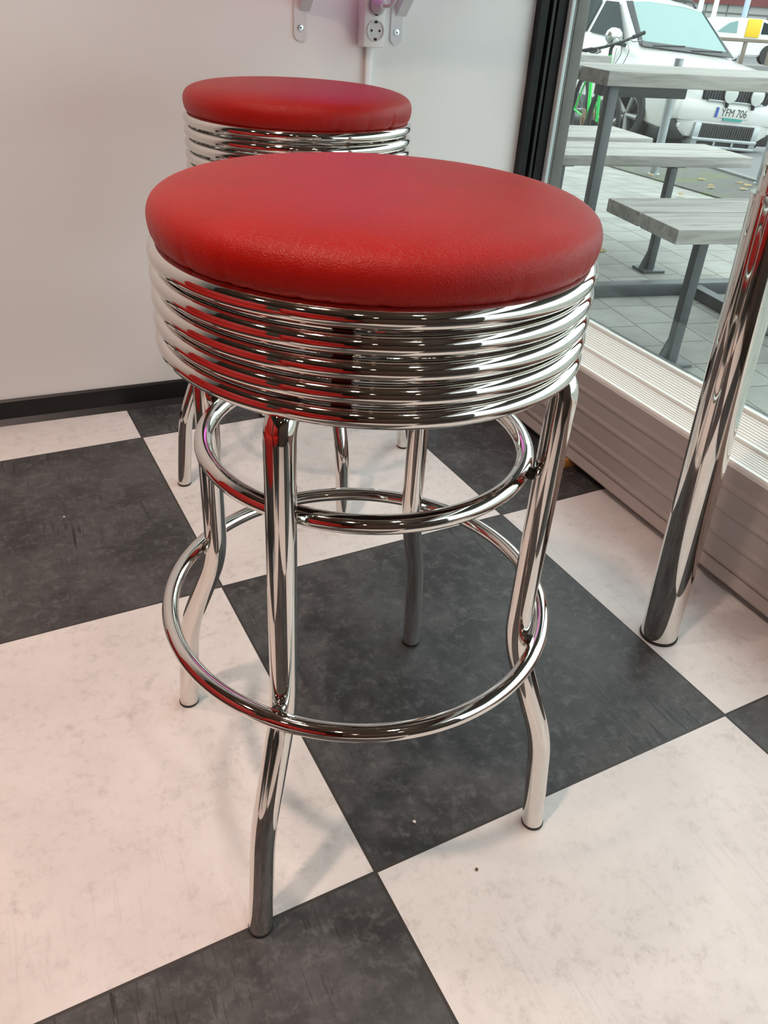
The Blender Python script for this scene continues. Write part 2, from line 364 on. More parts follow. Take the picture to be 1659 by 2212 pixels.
# ================================================================== downlights
ring_m = mat('downlight_trim', (.5, .48, .45), .4, .6)
for i, (x, y, p, c) in enumerate(DOWNLIGHTS):
    bm = bmesh.new(); lathe(bm, [(.075, 0), (.105, 0), (.107, -.006), (.10, -.012), (.078, -.010), (.075, 0)], 40)
    o = finish(bm, 'ceiling_downlight', ring_m, loc=(x, y, CEIL - .001)); tag(o, 'round recessed downlight in the brown ceiling', 'ceiling light', 'downlights in the ceiling')
    ld = bpy.data.lights.new('downlight_lamp', 'AREA'); ld.shape = 'DISK'; ld.size = .14; ld.energy = p; ld.color = c; ld.spread = math.radians(150)
    lo = bpy.data.objects.new('downlight_lamp', ld); COL.objects.link(lo); lo.parent = o; lo.location = (0, 0, -.016)

# ================================================================== stools
SEATP = [(0, .716), (0.1794, .716), (0.1905, .7165), (0.1950, .719), (0.1984, .724), (0.2001, .731), (0.2006, .738), (0.1994, .7445), (0.1961, .7505), (0.1895, .7555),
         (0.1804, .7592), (0.1663, .7625), (0.1462, .7650), (0.1210, .7665), (0.0800, .7675), (0.0400, .768), (0, .768)]
def make_stool(name, label, loc, phi, seed):
    rnd = random.Random(seed)
    t = thing(name, label, 'bar stool', loc, phi, 'red and chrome bar stools')
    bm = bmesh.new(); n = 288
    pl = [(rnd.uniform(0, 2 * PI), rnd.uniform(.0008, .0028), rnd.uniform(.008, .02)) for _ in range(34)]
    # resample the seat profile smoothly
    P_ = []
    for i in range(len(SEATP) - 1):
        p0 = SEATP[max(i - 1, 0)]; p1 = SEATP[i]; p2 = SEATP[i + 1]; p3 = SEATP[min(i + 2, len(SEATP) - 1)]
        for k in range(3 if i > 1 else 1):
            s = k / 3
            q = [(.5 * (2 * p1[j] + (p2[j] - p0[j]) * s + (2 * p0[j] - 5 * p1[j] + 4 * p2[j] - p3[j]) * s * s + (3 * p1[j] - p0[j] - 3 * p2[j] + p3[j]) * s ** 3)) if i > 1 else p1[j] for j in (0, 1)]
            P_.append((max(q[0], 0), q[1]))
    P_.append(SEATP[-1]); P_[0] = (0, .716)
    lathe(bm, P_, n)
    for v in bm.verts:
        x, y, z_ = v.co; r = math.hypot(x, y)
        if r > .17 and z_ < .752:
            a = math.atan2(y, x); w = 0
            fall = max(0, min(1, (.752 - z_) / .032)) ** 1.6
            for (pa, am, wd) in pl:
                d = (a - pa + PI) % (2 * PI) - PI
                w += am * math.exp(-(d / wd) ** 2)
            v.co.x -= x / r * w * fall * .8; v.co.y -= y / r * w * fall * .8
    finish(bm, 'seat', LEATHER, t, angle=80)
    for i in range(5):
        bm = bmesh.new(); torus(bm, .1942, .0088, .709 - .0197 * i); finish(bm, 'seat_ring', CHROME, t)
    bm = bmesh.new(); lathe(bm, [(0, .708), (.176, .708), (.1765, .716), (0, .716)], 96); finish(bm, 'seat_pan', mat('black_seat_pan', (.02, .01, .01), .6), t)
    for k in range(4):
        bm = bmesh.new(); rr = .1795; a = k * PI / 2 + .25
        box(bm, rr - .002, rr + .006, -.008, .008, .624, .712, mtx=Matrix.Rotation(a, 4, 'Z')); finish(bm, 'ring_stay', CHROME, t)
    for k in range(4):
        bm = bmesh.new(); R_ = Matrix.Rotation(k * PI / 2, 4, 'Z')
        path = fillet([(.262, 0, .004), (.2465, 0, .166), (.194, 0, .300), (.194, 0, .611), (.015, 0, .621)], .040, 10)
        # tighter bends, as on bent steel tube
        path = fillet([(.262, 0, .004), (.2475, 0, .158), (.1945, 0, .296), (.194, 0, .614), (.172, 0, .6315), (.02, 0, .6315)], .034, 10)
        tube(bm, [R_ @ Vector(p) for p in path], .0137, 32)
        lg_ = finish(bm, 'leg', CHROME, t)
        bm = bmesh.new(); lathe(bm, [(0, 0), (.0125, 0), (.0142, .0015), (.0142, .0045), (.0, .0045)], 32, mtx=R_ @ Matrix.Translation((.2622, 0, 0)))
        finish(bm, 'foot_cap', RUBBER, lg_)
        bm = bmesh.new()
        lathe(bm, [(0, -.008), (.0060, -.006), (.0064, 0), (.0060, .006), (0, .008)], 16, mtx=R_ @ Matrix.Translation((.1765, 0, .5135)) @ Matrix.Rotation(PI / 2, 4, 'Y'))
        finish(bm, 'weld', WELD, lg_); bm = bmesh.new()
        lathe(bm, [(0, -.008), (.0068, -.006), (.0072, 0), (.0068, .006), (0, .008)], 16, mtx=R_ @ Matrix.Translation((.2105, 0, .303)) @ Matrix.Rotation(PI / 2, 4, 'Y'))
        finish(bm, 'weld', WELD, lg_)
    bm = bmesh.new(); torus(bm, .1680, .0092, .5135); finish(bm, 'brace_ring', CHROME, t)
    bm = bmesh.new(); torus(bm, .2190, .0092, .303); finish(bm, 'footrest_ring', CHROME, t)
    return t
make_stool('bar_stool', 'nearer bar stool, whole in view, with red vinyl seat and chrome rings', (.036, .173, 0), math.radians(-135.16), 3)
make_stool('bar_stool', 'farther bar stool, mostly hidden, its red seat close to the white wall', (.242, .982, 0), math.radians(-89.7), 11)

# ================================================================== chrome table pole and counter
tp = thing('window_counter', 'thick chrome telescopic counter pole standing by the window panel', 'counter', (.636, .220, 0))
lean = Vector((-.029, .013, 0))
top = Vector((0, 0, .722)) + lean
bm = bmesh.new(); tube(bm, [Vector((0, 0, .004)), top * .5 + Vector((0, 0, .002)), top], .0308, 48); finish(bm, 'outer_tube', CHROME, tp)
bm = bmesh.new(); tube(bm, [top - Vector((0, 0, .004)), top + Vector((0, 0, .004))], .0322, 48); finish(bm, 'collar', CHROME, tp)
bm = bmesh.new(); d = top.normalized(); t2 = d * ((1.085) / d.z); tube(bm, [top + d * .002, t2], .0255, 48); finish(bm, 'inner_tube', CHROME, tp)
bm = bmesh.new(); lathe(bm, [(0, 0), (.0315, 0), (.0322, .002), (.0322, .005), (0, .005)], 48); finish(bm, 'foot_cap', RUBBER, tp)
bm = bmesh.new(); box(bm, -.13, .38, -1.0, .75, 1.085, 1.115, bev=.004); finish(bm, 'counter_top', mat('dark_laminate', (.05, .045, .04), .3), tp)

# ================================================================== things on the back wall
def bracket(x, label):
    b = thing('shelf_bracket', label, 'bracket', (x, Y1, 0), 0, 'brackets under the wall shelf')
    bm = bmesh.new(); pts = []
    for k in range(13):
        a = PI + PI * k / 12; pts.append((math.cos(a) * .014, .826 + math.sin(a) * .014))
    pts += [(.014, 1.10), (-.014, 1.10)]; prism(bm, pts, -.004, 0, 'xz'); finish(bm, 'wall_plate', BRACK, b)
    bm = bmesh.new(); prism(bm, [(-.004, .868), (-.004, .905), (-.21, 1.10), (-.245, 1.10)], -.002 + .0, .022, 'yz'); finish(bm, 'brace', BRACK, b)
    bm = bmesh.new(); box(bm, -.014, .014, -.26, 0, 1.095, 1.10); finish(bm, 'arm', BRACK, b)
    s = bmesh.new(); lathe(s, [(0, .0035), (.0028, .0035), (.0034, .0022), (.0062, .0018), (.0068, 0), (0, 0)], 24, mtx=Matrix.Translation((.0, -.004, .837)) @ Matrix.Rotation(PI / 2, 4, 'X'))
    sc = finish(s, 'screw', ZINC, b)
    s = bmesh.new(); lathe(s, [(0, .0042), (.0018, .0042), (.0018, .0036), (0, .0036)], 8, mtx=Matrix.Translation((.0, -.004, .837)) @ Matrix.Rotation(PI / 2, 4, 'X')); finish(s, 'screw_socket', DARKH, sc)
bracket(.387, 'left of the two pale shelf brackets, on bare wall')
bracket(.617, 'right of the two pale shelf brackets, beside the power strip')
sh = mbox('wall_shelf', mat('white_shelf', (.7, .68, .68), .4), -.0 + .28, .93, Y1 - .30, Y1 - .0, 1.1003, 1.128, bev=.003); tag(sh, 'white wall shelf above the brackets', 'shelf')
nl = mbox('neon_tube', mat('magenta_neon', (1.0, .12, .85), .4, emit=NEON * 4), .34, .62, Y1 - .07, Y1 - .058, 1.082, 1.092, bev=.004); tag(nl, 'magenta neon tube fixed under the wall shelf', 'neon light')
nl.location = (0, 0, 0)
# power strip
ps = thing('power_strip', 'white double socket power strip screwed to the wall', 'power strip', (.547, Y1, 0))
bm = bmesh.new(); box(bm, -.026, .026, -.040, -.0, .807, 1.04, bev=.005); finish(bm, 'housing', PLASTIC, ps)
for zz in (.8395, .8865, .9335):
    Rm = Matrix.Translation((0.002, -.040, zz)) @ Matrix.Rotation(PI / 2, 4, 'X')
    bm = bmesh.new(); lathe(bm, [(0, .0004), (.0165, .0004), (.0185, .0022), (.0205, .0022), (.021, 0), (0, 0)], 48, mtx=Rm)
    s = finish(bm, 'socket', SOCKETP, ps)
    bm = bmesh.new()
    for dx, dz, rr in ((-.0095, 0, .0024), (.0095, 0, .0024)): lathe(bm, [(0, .0012), (rr, .0012), (rr, 0), (0, 0)], 16, mtx=Matrix.Translation((dx, 0, dz)) @ Rm)
    for dz in (-.0165, .0165): box(bm, -.001, .005, -.0425, -.040, zz + dz - .0025, zz + dz + .0025)
    finish(bm, 'socket_hole', DARKH, s)
pg = thing('power_plug', 'pale plug with curved cord in the upper socket', 'plug', (.549, Y1 - .041, .8865))
bm = bmesh.new(); lathe(bm, [(0, .003), (.0155, .003), (.0165, .006), (.015, .016), (.008, .024), (.006, .034), (0, .034)], 32, mtx=Matrix.Rotation(PI / 2, 4, 'X')); finish(bm, 'plug_body', mat('grey_lilac_plug', (.55, .5, .56), .4), pg)
bm = bmesh.new(); tube(bm, fillet([(0, -.030, 0), (.012, -.045, .000), (.028, -.045, .018), (.040, -.030, .05), (.044, -.02, .20)], .03, 8), .0032, 12); finish(bm, 'cord', mat('grey_cord', (.5, .47, .46), .5), pg)
ct = mbox('cable_trunking', PLASTIC, .541, .557, Y1 - .012, Y1, .0585, .8065, bev=.0015); tag(ct, 'narrow white cable trunking below the power strip', 'cable trunking')

# ================================================================== diner booths left of the camera, added dark counter behind it (seen in the chrome)
def booth(loc, rz, label):
    b = thing('booth_bench', label, 'bench', loc, rz, 'red booth benches at the left of the room')
    bm = bmesh.new(); box(bm, -.27, .27, -.60, .60, .16, .46, bev=.04); finish(bm, 'seat', LEATHER, b)
    bm = bmesh.new(); box(bm, -.36, -.24, -.60, .60, .16, 1.10, bev=.04); finish(bm, 'backrest', LEATHER, b)
    bm = bmesh.new(); box(bm, -.34, .22, -.57, .57, 0, .16, bev=.004); finish(bm, 'plinth', DARKW, b)
booth((-1.05, .30, 0), 0, 'red vinyl booth bench nearest the white wall, left of the stools')
booth((-1.05, -1.08, 0), 0, 'red vinyl booth bench in the middle of the left row')
booth((-2.6, -3.0, 0), 0, 'red vinyl booth bench farthest from the white wall')

sc_ = thing('added_dark_counter', 'added dark counter behind the camera, darkening what the chrome reflects', 'counter', (0, -1.50, 0))  # unseen counter, added so the chrome fronts reflect something dark
bm = bmesh.new(); box(bm, -.70, .72, -.3, .3, 0, 1.0, bev=.01); finish(bm, 'body', DARKW, sc_)
bm = bmesh.new(); box(bm, -.74, .76, -.34, .34, 1.0, 1.04, bev=.01); finish(bm, 'counter_top', mat('brown_counter_top', (.10, .05, .03), .3), sc_)

# ================================================================== street outside (frame turned 9.3 degrees)
SA = math.radians(-9.3); E1 = Vector((math.cos(SA), math.sin(SA), 0)); E2 = Vector((-math.sin(SA), math.cos(SA), 0))
def S(x, y, z=0): return E1 * x + E2 * y + Vector((0, 0, z))
def gz(y): return -.072 - .079 * min(max(0, y - 3.4), 6.1)
def gsurf(name, poly_fn, ys, m, dz=0., label=None):
    bm = bmesh.new(); prev = None
    for y in ys:
        xs = poly_fn(y); row = [bm.verts.new((xs[0] + (xs[1] - xs[0]) * k / 6, y, gz(y) + dz)) for k in range(7)]
        if prev:
            for k in range(6): bm.faces.new((prev[k], prev[k + 1], row[k + 1], row[k]))
        prev = row
    r = bmesh.ops.extrude_face_region(bm, geom=list(bm.faces))
    for g in r['geom']:
        if isinstance(g, bmesh.types.BMVert): g.co.z -= .08
    bmesh.ops.recalc_face_normals(bm, faces=list(bm.faces))
    o = finish(bm, name, m, smooth=False); o.rotation_euler = (0, 0, SA); return struct(o, label)
def fr(a, b, n): return [a + (b - a) * i / n for i in range(n + 1)]
# shop-side edge follows the window wall
def wallx(y):  # street x of the plane just outside the wall (room x = 1.20) for street y
    return (1.07 - y * E2.x) / E1.x
gsurf('floor_pavement', lambda y: (wallx(y), 14 if y < 3.4 else 14), fr(-4, 3.4, 1) + fr(3.4, 9.5, 12)[1:], PAVERS, 0, 'concrete paver pavement outside the window')
# gravel strip, kerb and road laid on top
def gl(y): return 3.70 + (y - 4.5) * .17
def kl(y): return 4.62 + (y - 5.1) * .33
gsurf('floor_gravel', lambda y: (gl(y), kl(y)), fr(3.6, 9.4, 12), GRAVEL, .012, 'mossy gravel strip between pavement and kerb')
gsurf('trim_1', lambda y: (kl(y), kl(y) + .09), fr(3.2, 9.4, 12), KERB, .03, 'granite kerb of the street')
gsurf('floor_street', lambda y: (kl(y) + .13, 46), fr(2.0, 9.5, 10) + [20, 60], ASPHALT, .016, 'grey asphalt street')
gsurf('floor_verge', lambda y: (-30, 7.5), [9.5, 20, 60], ASPHALT, .004, 'grey ground beyond the pavement')

LV = [(3.45, 4.62), (3.98, 5.02), (4.09, 5.18), (4.22, 4.95), (4.3, 5.6), (4.45, 5.2), (4.52, 5.38), (4.62, 5.05), (4.0, 5.9), (4.78, 5.42), (1.9, 2.95)]
PL = ['pale yellow fallen leaf on the gravel strip', 'pale fallen leaf on the pavement']
for i, (x, y) in enumerate(LV):
    bm = bmesh.new(); r_ = .035 * random.uniform(.8, 1.3); pts = []
    for k in range(10):
        a = 2 * PI * k / 10; q = r_ * (1 if k % 2 else .62) * (1.2 if k == 0 else 1); pts.append(Vector((math.cos(a) * q, math.sin(a) * q, random.uniform(0, .012))))
    vs = [bm.verts.new(p) for p in pts]; c = bm.verts.new((0, 0, .014))
    for k in range(10): bm.faces.new((vs[k], vs[(k + 1) % 10], c))
    bmesh.ops.solidify(bm, geom=list(bm.faces), thickness=.0015)
    on = x < 3
    o = finish(bm, 'fallen_leaf', LEAF, smooth=False, loc=S(x, y, gz(y) + (.002 if on else .016))); o.rotation_euler = (0, 0, random.uniform(0, 6))
    tag(o, PL[1] if on else PL[0], 'leaf', None if on else 'fallen leaves on the gravel strip')

# ---- picnic sets
def picnic(ox, oy, dz, x0, x1, bench_y, table_y, bench2_y, zb, zt, labels, w=.034, ins=.37):
    g = lambda y: gz(oy + y)
    t = thing('picnic_table', labels[0], 'table', S(ox, oy, 0), SA)
    def planks(par, ya, yb, z, xx0, xx1, th):
        gap = .013; mid = (ya + yb) / 2
        for a, b in ((ya, mid - gap / 2), (mid + gap / 2, yb)):
            bm = bmesh.new(); box(bm, xx0, xx1, a, b, z - th, z, bev=.004); finish(bm, 'plank', WOOD, par)
    planks(t, table_y[0], table_y[1], zt, x0, x1, .042)
    def legbox(par, x, y, ztop, w=w, foot=True):
        bm = bmesh.new(); zb_ = g(y); box(bm, x - w / 2, x + w / 2, y - w / 2, y + w / 2, zb_ + .006, ztop, bev=.003)
        if foot:
            box(bm, x - .055, x + .055, y - .05, y + .05, zb_ + .0, zb_ + .012, bev=.002)
            prism(bm, [(x - w / 2 - .035, zb_ + .012), (x - w / 2, zb_ + .012), (x - w / 2, zb_ + .11)], y - .004, y + .004, 'xz')
            prism(bm, [(y + w / 2 + .035, zb_ + .012), (y + w / 2, zb_ + .012), (y + w / 2, zb_ + .11)], x - .004, x + .004, 'yz')
        finish(bm, 'leg', STEELG, par)
    def flat(par, xa, xb, ya, yb, za, zc, nm): bm = bmesh.new(); box(bm, xa, xb, ya, yb, za, zc, bev=.003); finish(bm, nm, STEELG, par)
    ty = (table_y[0] + table_y[1]) / 2
    legbox(t, x0 + .045, table_y[0] + .045, zt - .042)
    legbox(t, x1 - (.045 if ins < .5 else 1.0), table_y[0] + .045, zt - .042)
    legbox(t, x1 - (.045 if ins < .5 else 1.0), table_y[1] - .045, zt - .042)
    flat(t, x0 + .08, x0 + .40, ty - .03, ty + .03, zt - .085, zt - .043, 'under_beam')
    yb_ = table_y[1] - .03
    flat(t, x0 + .02, x1 - .02, yb_ - .03, yb_ + .03, g(yb_), g(yb_) + .05, 'base_beam')
    if ins < .5: flat(t, 1.945, 1.995, table_y[0] - .15, yb_ - .031, g(yb_), g(yb_) + .045, 'cross_beam')
    out = [t]
    for nm, (ya, yb), lab in (('near', bench_y, labels[1]), ('far', bench2_y, labels[2])):
        if lab is None: continue
        b = thing('picnic_bench', lab, 'bench', S(ox, oy, 0), SA)
        planks(b, ya, yb, zb, x0, x1, .042); ym = (ya + yb) / 2
        for xx in (x0 + (.235 if ins < .5 else .05), x1 - ins):
            legbox(b, xx, ym if nm == 'near' else ya + .03, zb - .042 - .006)
            flat(b, xx - .06, xx + .06, ya + .02, yb - .02, zb - .048, zb - .042, 'bracket')
        out.append(b)
    return out
picnic(0, 0, 0, 1.203, 2.337, (1.404, 1.803), (1.944, 2.333), (2.592, 2.959), .414, .754,
       ('weathered grey plank table on a dark steel leg, nearest the window', 'weathered bench on the window side of the nearest table', 'weathered bench on the street side of the nearest table'))
picnic(0, 0, 0, 1.0, 2.215, (3.20, 3.60), (3.75, 4.12), (4.4, 4.8), .400, .712,
       ('weathered plank table farther back, only its end visible by the window frame', 'weathered bench behind the nearest table, its end in front of the car wheel', None), ins=.80)

# cross beam leading towards the window
bm = bmesh.new()
# ---- bollards
def bollard(x, y, h, lab):
    b = thing('bollard', lab, 'bollard', S(x, y, gz(y) + .012), SA, 'steel bollards at the kerb')
    bm = bmesh.new(); tube(bm, [(0, 0, 0), (0, 0, h)], .036, 24); finish(bm, 'post', GALV, b)
    bm = bmesh.new(); lathe(bm, [(0, 0), (.037, 0), (.0375, .004), (0, .012)], 24, mtx=Matrix.Translation((0, 0, h))); finish(bm, 'cap', GALV, b)
    bm = bmesh.new(); lathe(bm, [(.036, 0), (.052, 0), (.05, .012), (.036, .014)], 24); finish(bm, 'base_collar', GALV, b)
bollard(4.09, 6.0, .885, 'galvanised steel bollard standing in front of the white car')
bollard(4.66, 5.32, .885, 'galvanised steel bollard at the right edge, on mossy gravel')

# ---- bicycle
def bicycle():
    hd = -1.82 + SA
    base = S(4.40, 7.60, gz(7.9) + .03); t = thing('bicycle', 'bright green bicycle parked between the tables and the white car', 'bicycle', base, hd); t.scale = (1.04,) * 3
    # local: front hub at origin x=0, rear at x=-1.05
    R_ = .335
    for nm, cx, rz in (('front_wheel', 0, .22), ('rear_wheel', -1.05, 0)):
        mt = Matrix.Translation((cx, 0, R_)) @ Matrix.Rotation(rz, 4, 'Z')
        bm = bmesh.new(); n = 48
        tube(bm, [mt @ Vector((math.cos(2 * PI * k / n) * (R_ - .025), 0, math.sin(2 * PI * k / n) * (R_ - .025))) for k in range(n)], .025, 10, closed=True); w = finish(bm, nm, TYRE, t)
        bm = bmesh.new(); tube(bm, [mt @ Vector((math.cos(2 * PI * k / n) * (R_ - .055), 0, math.sin(2 * PI * k / n) * (R_ - .055))) for k in range(n)], .010, 8, closed=True); finish(bm, 'rim', CARBLK, w)
        bm = bmesh.new()
        for k in range(20):
            a = 2 * PI * k / 20; s = .03 if k % 2 else -.03; tube(bm, [mt @ Vector((0, s, 0)), mt @ Vector((math.cos(a) * (R_ - .06), 0, math.sin(a) * (R_ - .06)))], .0015, 5)
        tube(bm, [mt @ Vector((0, -.05, 0)), mt @ Vector((0, .05, 0))], .016, 12)
        finish(bm, 'spokes', ALLOY, w)
    HT = (-.19, 0, .90); HB = (-.13, 0, .74); BB = (-.62, 0, .30); SCl = (-.80, 0, .74); RH = (-1.05, 0, R_)
    bm = bmesh.new(); tube(bm, [HT, HB], .024, 16); tube(bm, [(-.135, 0, .755), BB], .027, 16); tube(bm, [(-.185, 0, .86), SCl], .020, 16); tube(bm, [SCl, BB], .018, 16)
    for s in (-1, 1):
        tube(bm, [(BB[0], s * .03, BB[2]), (RH[0], s * .06, RH[2])], .010, 10); tube(bm, [(SCl[0], s * .02, SCl[2]), (RH[0], s * .06, RH[2])], .009, 10)
    finish(bm, 'frame', GREEN, t)
    bm = bmesh.new()
    for s in (-1, 1): tube(bm, fillet([(-.12, s * .06, .70), (-.03, s * .065, .45), (0, s * .06, R_)], .05), .015, 12)
    tube(bm, [(-.12, -.065, .70), (-.12, .065, .70)], .020, 12); finish(bm, 'fork', GREEN, t)
    bm = bmesh.new(); tube(bm, [HT, (-.20, 0, .96)], .018, 12); tube(bm, [(-.20, 0, .96), (-.13, 0, 1.0)], .016, 12); finish(bm, 'stem', CARBLK, t)
    a = .10; mt = Matrix.Translation((-.13, 0, 1.0)) @ Matrix.Rotation(.10, 4, 'Z') @ Matrix.Rotation(.30, 4, 'X')
    bm = bmesh.new(); tube(bm, [mt @ p for p in fillet([(-.05, -.32, .015), (0, -.10, 0), (0, .10, 0), (-.05, .32, .015)], .04)], .013, 12); hb = finish(bm, 'handlebar', CARBLK, t)
    for s in (-1, 1):
        bm = bmesh.new(); tube(bm, [mt @ Vector((-.022, s * .20, .008)), mt @ Vector((-.05, s * .325, .016))], .018, 12); finish(bm, 'grip', RUBBER, hb)
        bm = bmesh.new(); tube(bm, fillet([mt @ Vector((0, s * .16, 0)), mt @ Vector((.06, s * .17, -.02)), mt @ Vector((.05, s * .27, -.03))], .02), .005, 8); finish(bm, 'brake_lever', ALLOY, hb)
    bm = bmesh.new(); tube(bm, fillet([mt @ Vector((.03, .12, 0)), (.10, .10, .96), (.08, .05, .80), (-.08, .03, .70)], .06), .003, 6); tube(bm, fillet([mt @ Vector((.03, -.12, 0)), (.12, -.04, 1.08), (.05, .05, .95), (-.10, .02, .80)], .06), .003, 6); finish(bm, 'cable', CARBLK, t)
    bm = bmesh.new(); tube(bm, [SCl, (-.83, 0, .88)], .014, 12); finish(bm, 'seat_post', ALLOY, t)
    bm = bmesh.new(); lathe(bm, [(0, 0), (.5, .1), (1, .4), (.9, .9), (0, 1)], 20, mtx=Matrix.Translation((-.85, 0, .88)) @ Matrix.Diagonal((.13, .07, .05, 1))); finish(bm, 'saddle', CARBLK, t)
    bm = bmesh.new(); lathe(bm, [(0, -.004), (.09, -.004), (.09, .004), (0, .004)], 28, mtx=Matrix.Translation((BB[0], -.05, BB[2])) @ Matrix.Rotation(PI / 2, 4, 'X'))
    tube(bm, [(BB[0], -.06, BB[2]), (BB[0] + .08, -.07, BB[2] - .15)], .010, 8); tube(bm, [(BB[0], .06, BB[2]), (BB[0] - .08, .07, BB[2] + .15)], .010, 8); finish(bm, 'crankset', mat('bronze_crank', (.25, .17, .10), .5, .5), t)
    for s in (-1, 1):
        bm = bmesh.new(); box(bm, BB[0] + s * .08 - .05, BB[0] + s * .08 + .05, (-.12 if s > 0 else .07), (-.07 if s > 0 else .12), BB[2] - s * .15 - .01, BB[2] - s * .15 + .01)
        finish(bm, 'pedal', CARBLK, t)
bicycle()

# ---- white car
def car():
    h = -1.651; pt = -.03; rl = -.056
    f = Vector((math.cos(h) * math.cos(pt), math.sin(h) * math.cos(pt), math.sin(pt))); l = Vector((-math.sin(h), math.cos(h), 0)); up = f.cross(l)
    l2 = l * math.cos(rl) + up * math.sin(rl); up = f.cross(l2).normalized()
    M_ = Matrix((-l2, f, up)).transposed().to_4x4(); M_.translation = Vector((7.982, 8.279, -.55))
    if M_.to_3x3().determinant() < 0: pass
    # (x = car's right, y = forward, z = up) is right handed
    M_ = Matrix((-l2, f, up)).transposed().to_4x4(); M_.translation = Vector((7.982, 8.279, -.543))
    t = thing('parked_car', 'white compact off-road car parked facing the shop, behind the benches', 'car'); t.matrix_world = M_
    # body
    st = [(.885, .50, .30, .74), (.86, .68, .26, .82), (.80, .78, .24, .90), (.62, .86, .24, .965), (.40, .890, .26, .995), (.0, .895, .26, 1.03), (-.28, .895, .26, 1.06), (-.5, .895, .26, 1.08),
          (-1.2, .895, .26, 1.08), (-2.2, .895, .26, 1.09), (-2.9, .885, .28, 1.10), (-3.25, .84, .34, 1.08), (-3.34, .74, .42, 1.0)]
    bm = bmesh.new(); rows = []
    for (y, w, zb, zt) in st:
        zs = zb + (zt - zb)
        sec = [(0, zb), (w * .80, zb), (w * .96, zb + .07), (w, zb + .22 * (zt - zb) + .05), (w, zb + .60 * (zt - zb)), (w * .985, zt - .13 * (zt - zb) - .02), (w * .93, zt - .035), (w * .80, zt - .006), (w * .4, zt + .012), (0, zt + .015)]
        full = [(-x, z_) for x, z_ in sec[::-1][:-1]] + sec
        full = full[:-1] if False else full
        rows.append([bm.verts.new((x, y, z_)) for x, z_ in full])
    for A, B in zip(rows, rows[1:]):
        n = len(A)
        for k in range(n - 1): bm.faces.new((A[k], A[k + 1], B[k + 1], B[k]))
        bm.faces.new((A[n - 1], A[0], B[0], B[n - 1]))
    bm.faces.new(rows[0]); bm.faces.new(rows[-1][::-1]); bmesh.ops.remove_doubles(bm, verts=list(bm.verts), dist=1e-5)
    bmesh.ops.recalc_face_normals(bm, faces=list(bm.faces))
    body = finish(bm, 'body', CARW, t, angle=32)
    # wheel wells
    bm = bmesh.new()
    for yy in (0, -2.58):
        for s in (-1, 1): lathe(bm, [(0, -.2), (.385, -.2), (.385, .3), (0, .3)], 40, mtx=Matrix.Translation((s * .80, yy, .34)) @ Matrix.Rotation(s * PI / 2, 4, 'Y'))
    cut = finish(bm, 'cutter', CARBLK, t, smooth=False)
    md = body.modifiers.new('b', 'BOOLEAN'); md.object = cut; md.operation = 'DIFFERENCE'; md.solver = 'EXACT'
    bpy.context.view_layer.update(); dg = bpy.context.evaluated_depsgraph_get(); me = bpy.data.meshes.new_from_object(body.evaluated_get(dg)); body.modifiers.clear(); body.data = me
    bpy.data.objects.remove(cut)
    # greenhouse (roof and pillars)
    bm = bmesh.new()
    gs = [(-.24, .72, 1.05, 1.065), (-.95, .60, 1.06, 1.545), (-1.3, .595, 1.06, 1.60), (-2.0, .60, 1.07, 1.625), (-2.8, .60, 1.07, 1.60), (-3.1, .62, 1.07, 1.50), (-3.27, .72, 1.06, 1.075)]
    rows = []
    for y, w, zb, zt in gs:
        wb = .80 if y > -3.2 else .74; wb = .72 if y > -.3 else wb
        wl = wb + (0 if y < -.3 else 0)
        sec = [(wl, zb - .02), (w + .012, zt - .03 if zt > 1.2 else zt - .01), (w - .03, zt), (w * .5, zt + (.022 if zt > 1.2 else .002)), (0, zt + (.03 if zt > 1.2 else .003))]
        full = sec + [(-x, z_) for x, z_ in sec[::-1][1:]]
        rows.append([bm.verts.new((x, y, z_)) for x, z_ in full])
    for A, B in zip(rows, rows[1:]):
        for k in range(len(A) - 1): bm.faces.new((A[k], A[k + 1], B[k + 1], B[k]))
        bm.faces.new((A[-1], A[0], B[0], B[-1]))
    bm.faces.new(rows[0]); bm.faces.new(rows[-1][::-1]); bmesh.ops.recalc_face_normals(bm, faces=list(bm.faces)); bmesh.ops.remove_doubles(bm, verts=list(bm.verts), dist=1e-5)
    finish(bm, 'roof', CARW, t, angle=25)
    def quad(name, m, pts, off, th=.008, parent=t, smooth=False):
        bm = bmesh.new(); P3 = [Vector(p) for p in pts]; nn = (P3[1] - P3[0]).cross(P3[-1] - P3[0]).normalized()
        cen = sum(P3, Vector()) / len(P3); ref = cen - Vector((0, -1.6, .9))
        if nn.dot(ref) < 0: nn = -nn
        A = [bm.verts.new(p + nn * off) for p in P3]; B = [bm.verts.new(p + nn * (off - th)) for p in P3]; n = len(A)
        bm.faces.new(A); bm.faces.new(B[::-1])
        for k in range(n): bm.faces.new((A[k], B[k], B[(k + 1) % n], A[(k + 1) % n]))
        bmesh.ops.recalc_face_normals(bm, faces=list(bm.faces)); return finish(bm, name, m, parent, smooth=smooth)
    ws = [(-.70, -.30, 1.095), (.70, -.30, 1.095), (.575, -.90, 1.505), (.30, -.93, 1.535), (-.30, -.93, 1.535), (-.575, -.90, 1.505)]
    quad('windscreen', WINDSH, ws, .030)
    for s in (-1, 1): quad('pillar_trim', CARBLK, [(s * .735, -.26, 1.06), (s * .675, -.28, 1.08), (s * .555, -.90, 1.51), (s * .62, -.95, 1.50)], .036)
    quad('windscreen_cowl', CARBLK, [(-.72, -.22, 1.055), (.72, -.22, 1.055), (.70, -.32, 1.105), (-.70, -.32, 1.105)], .034)
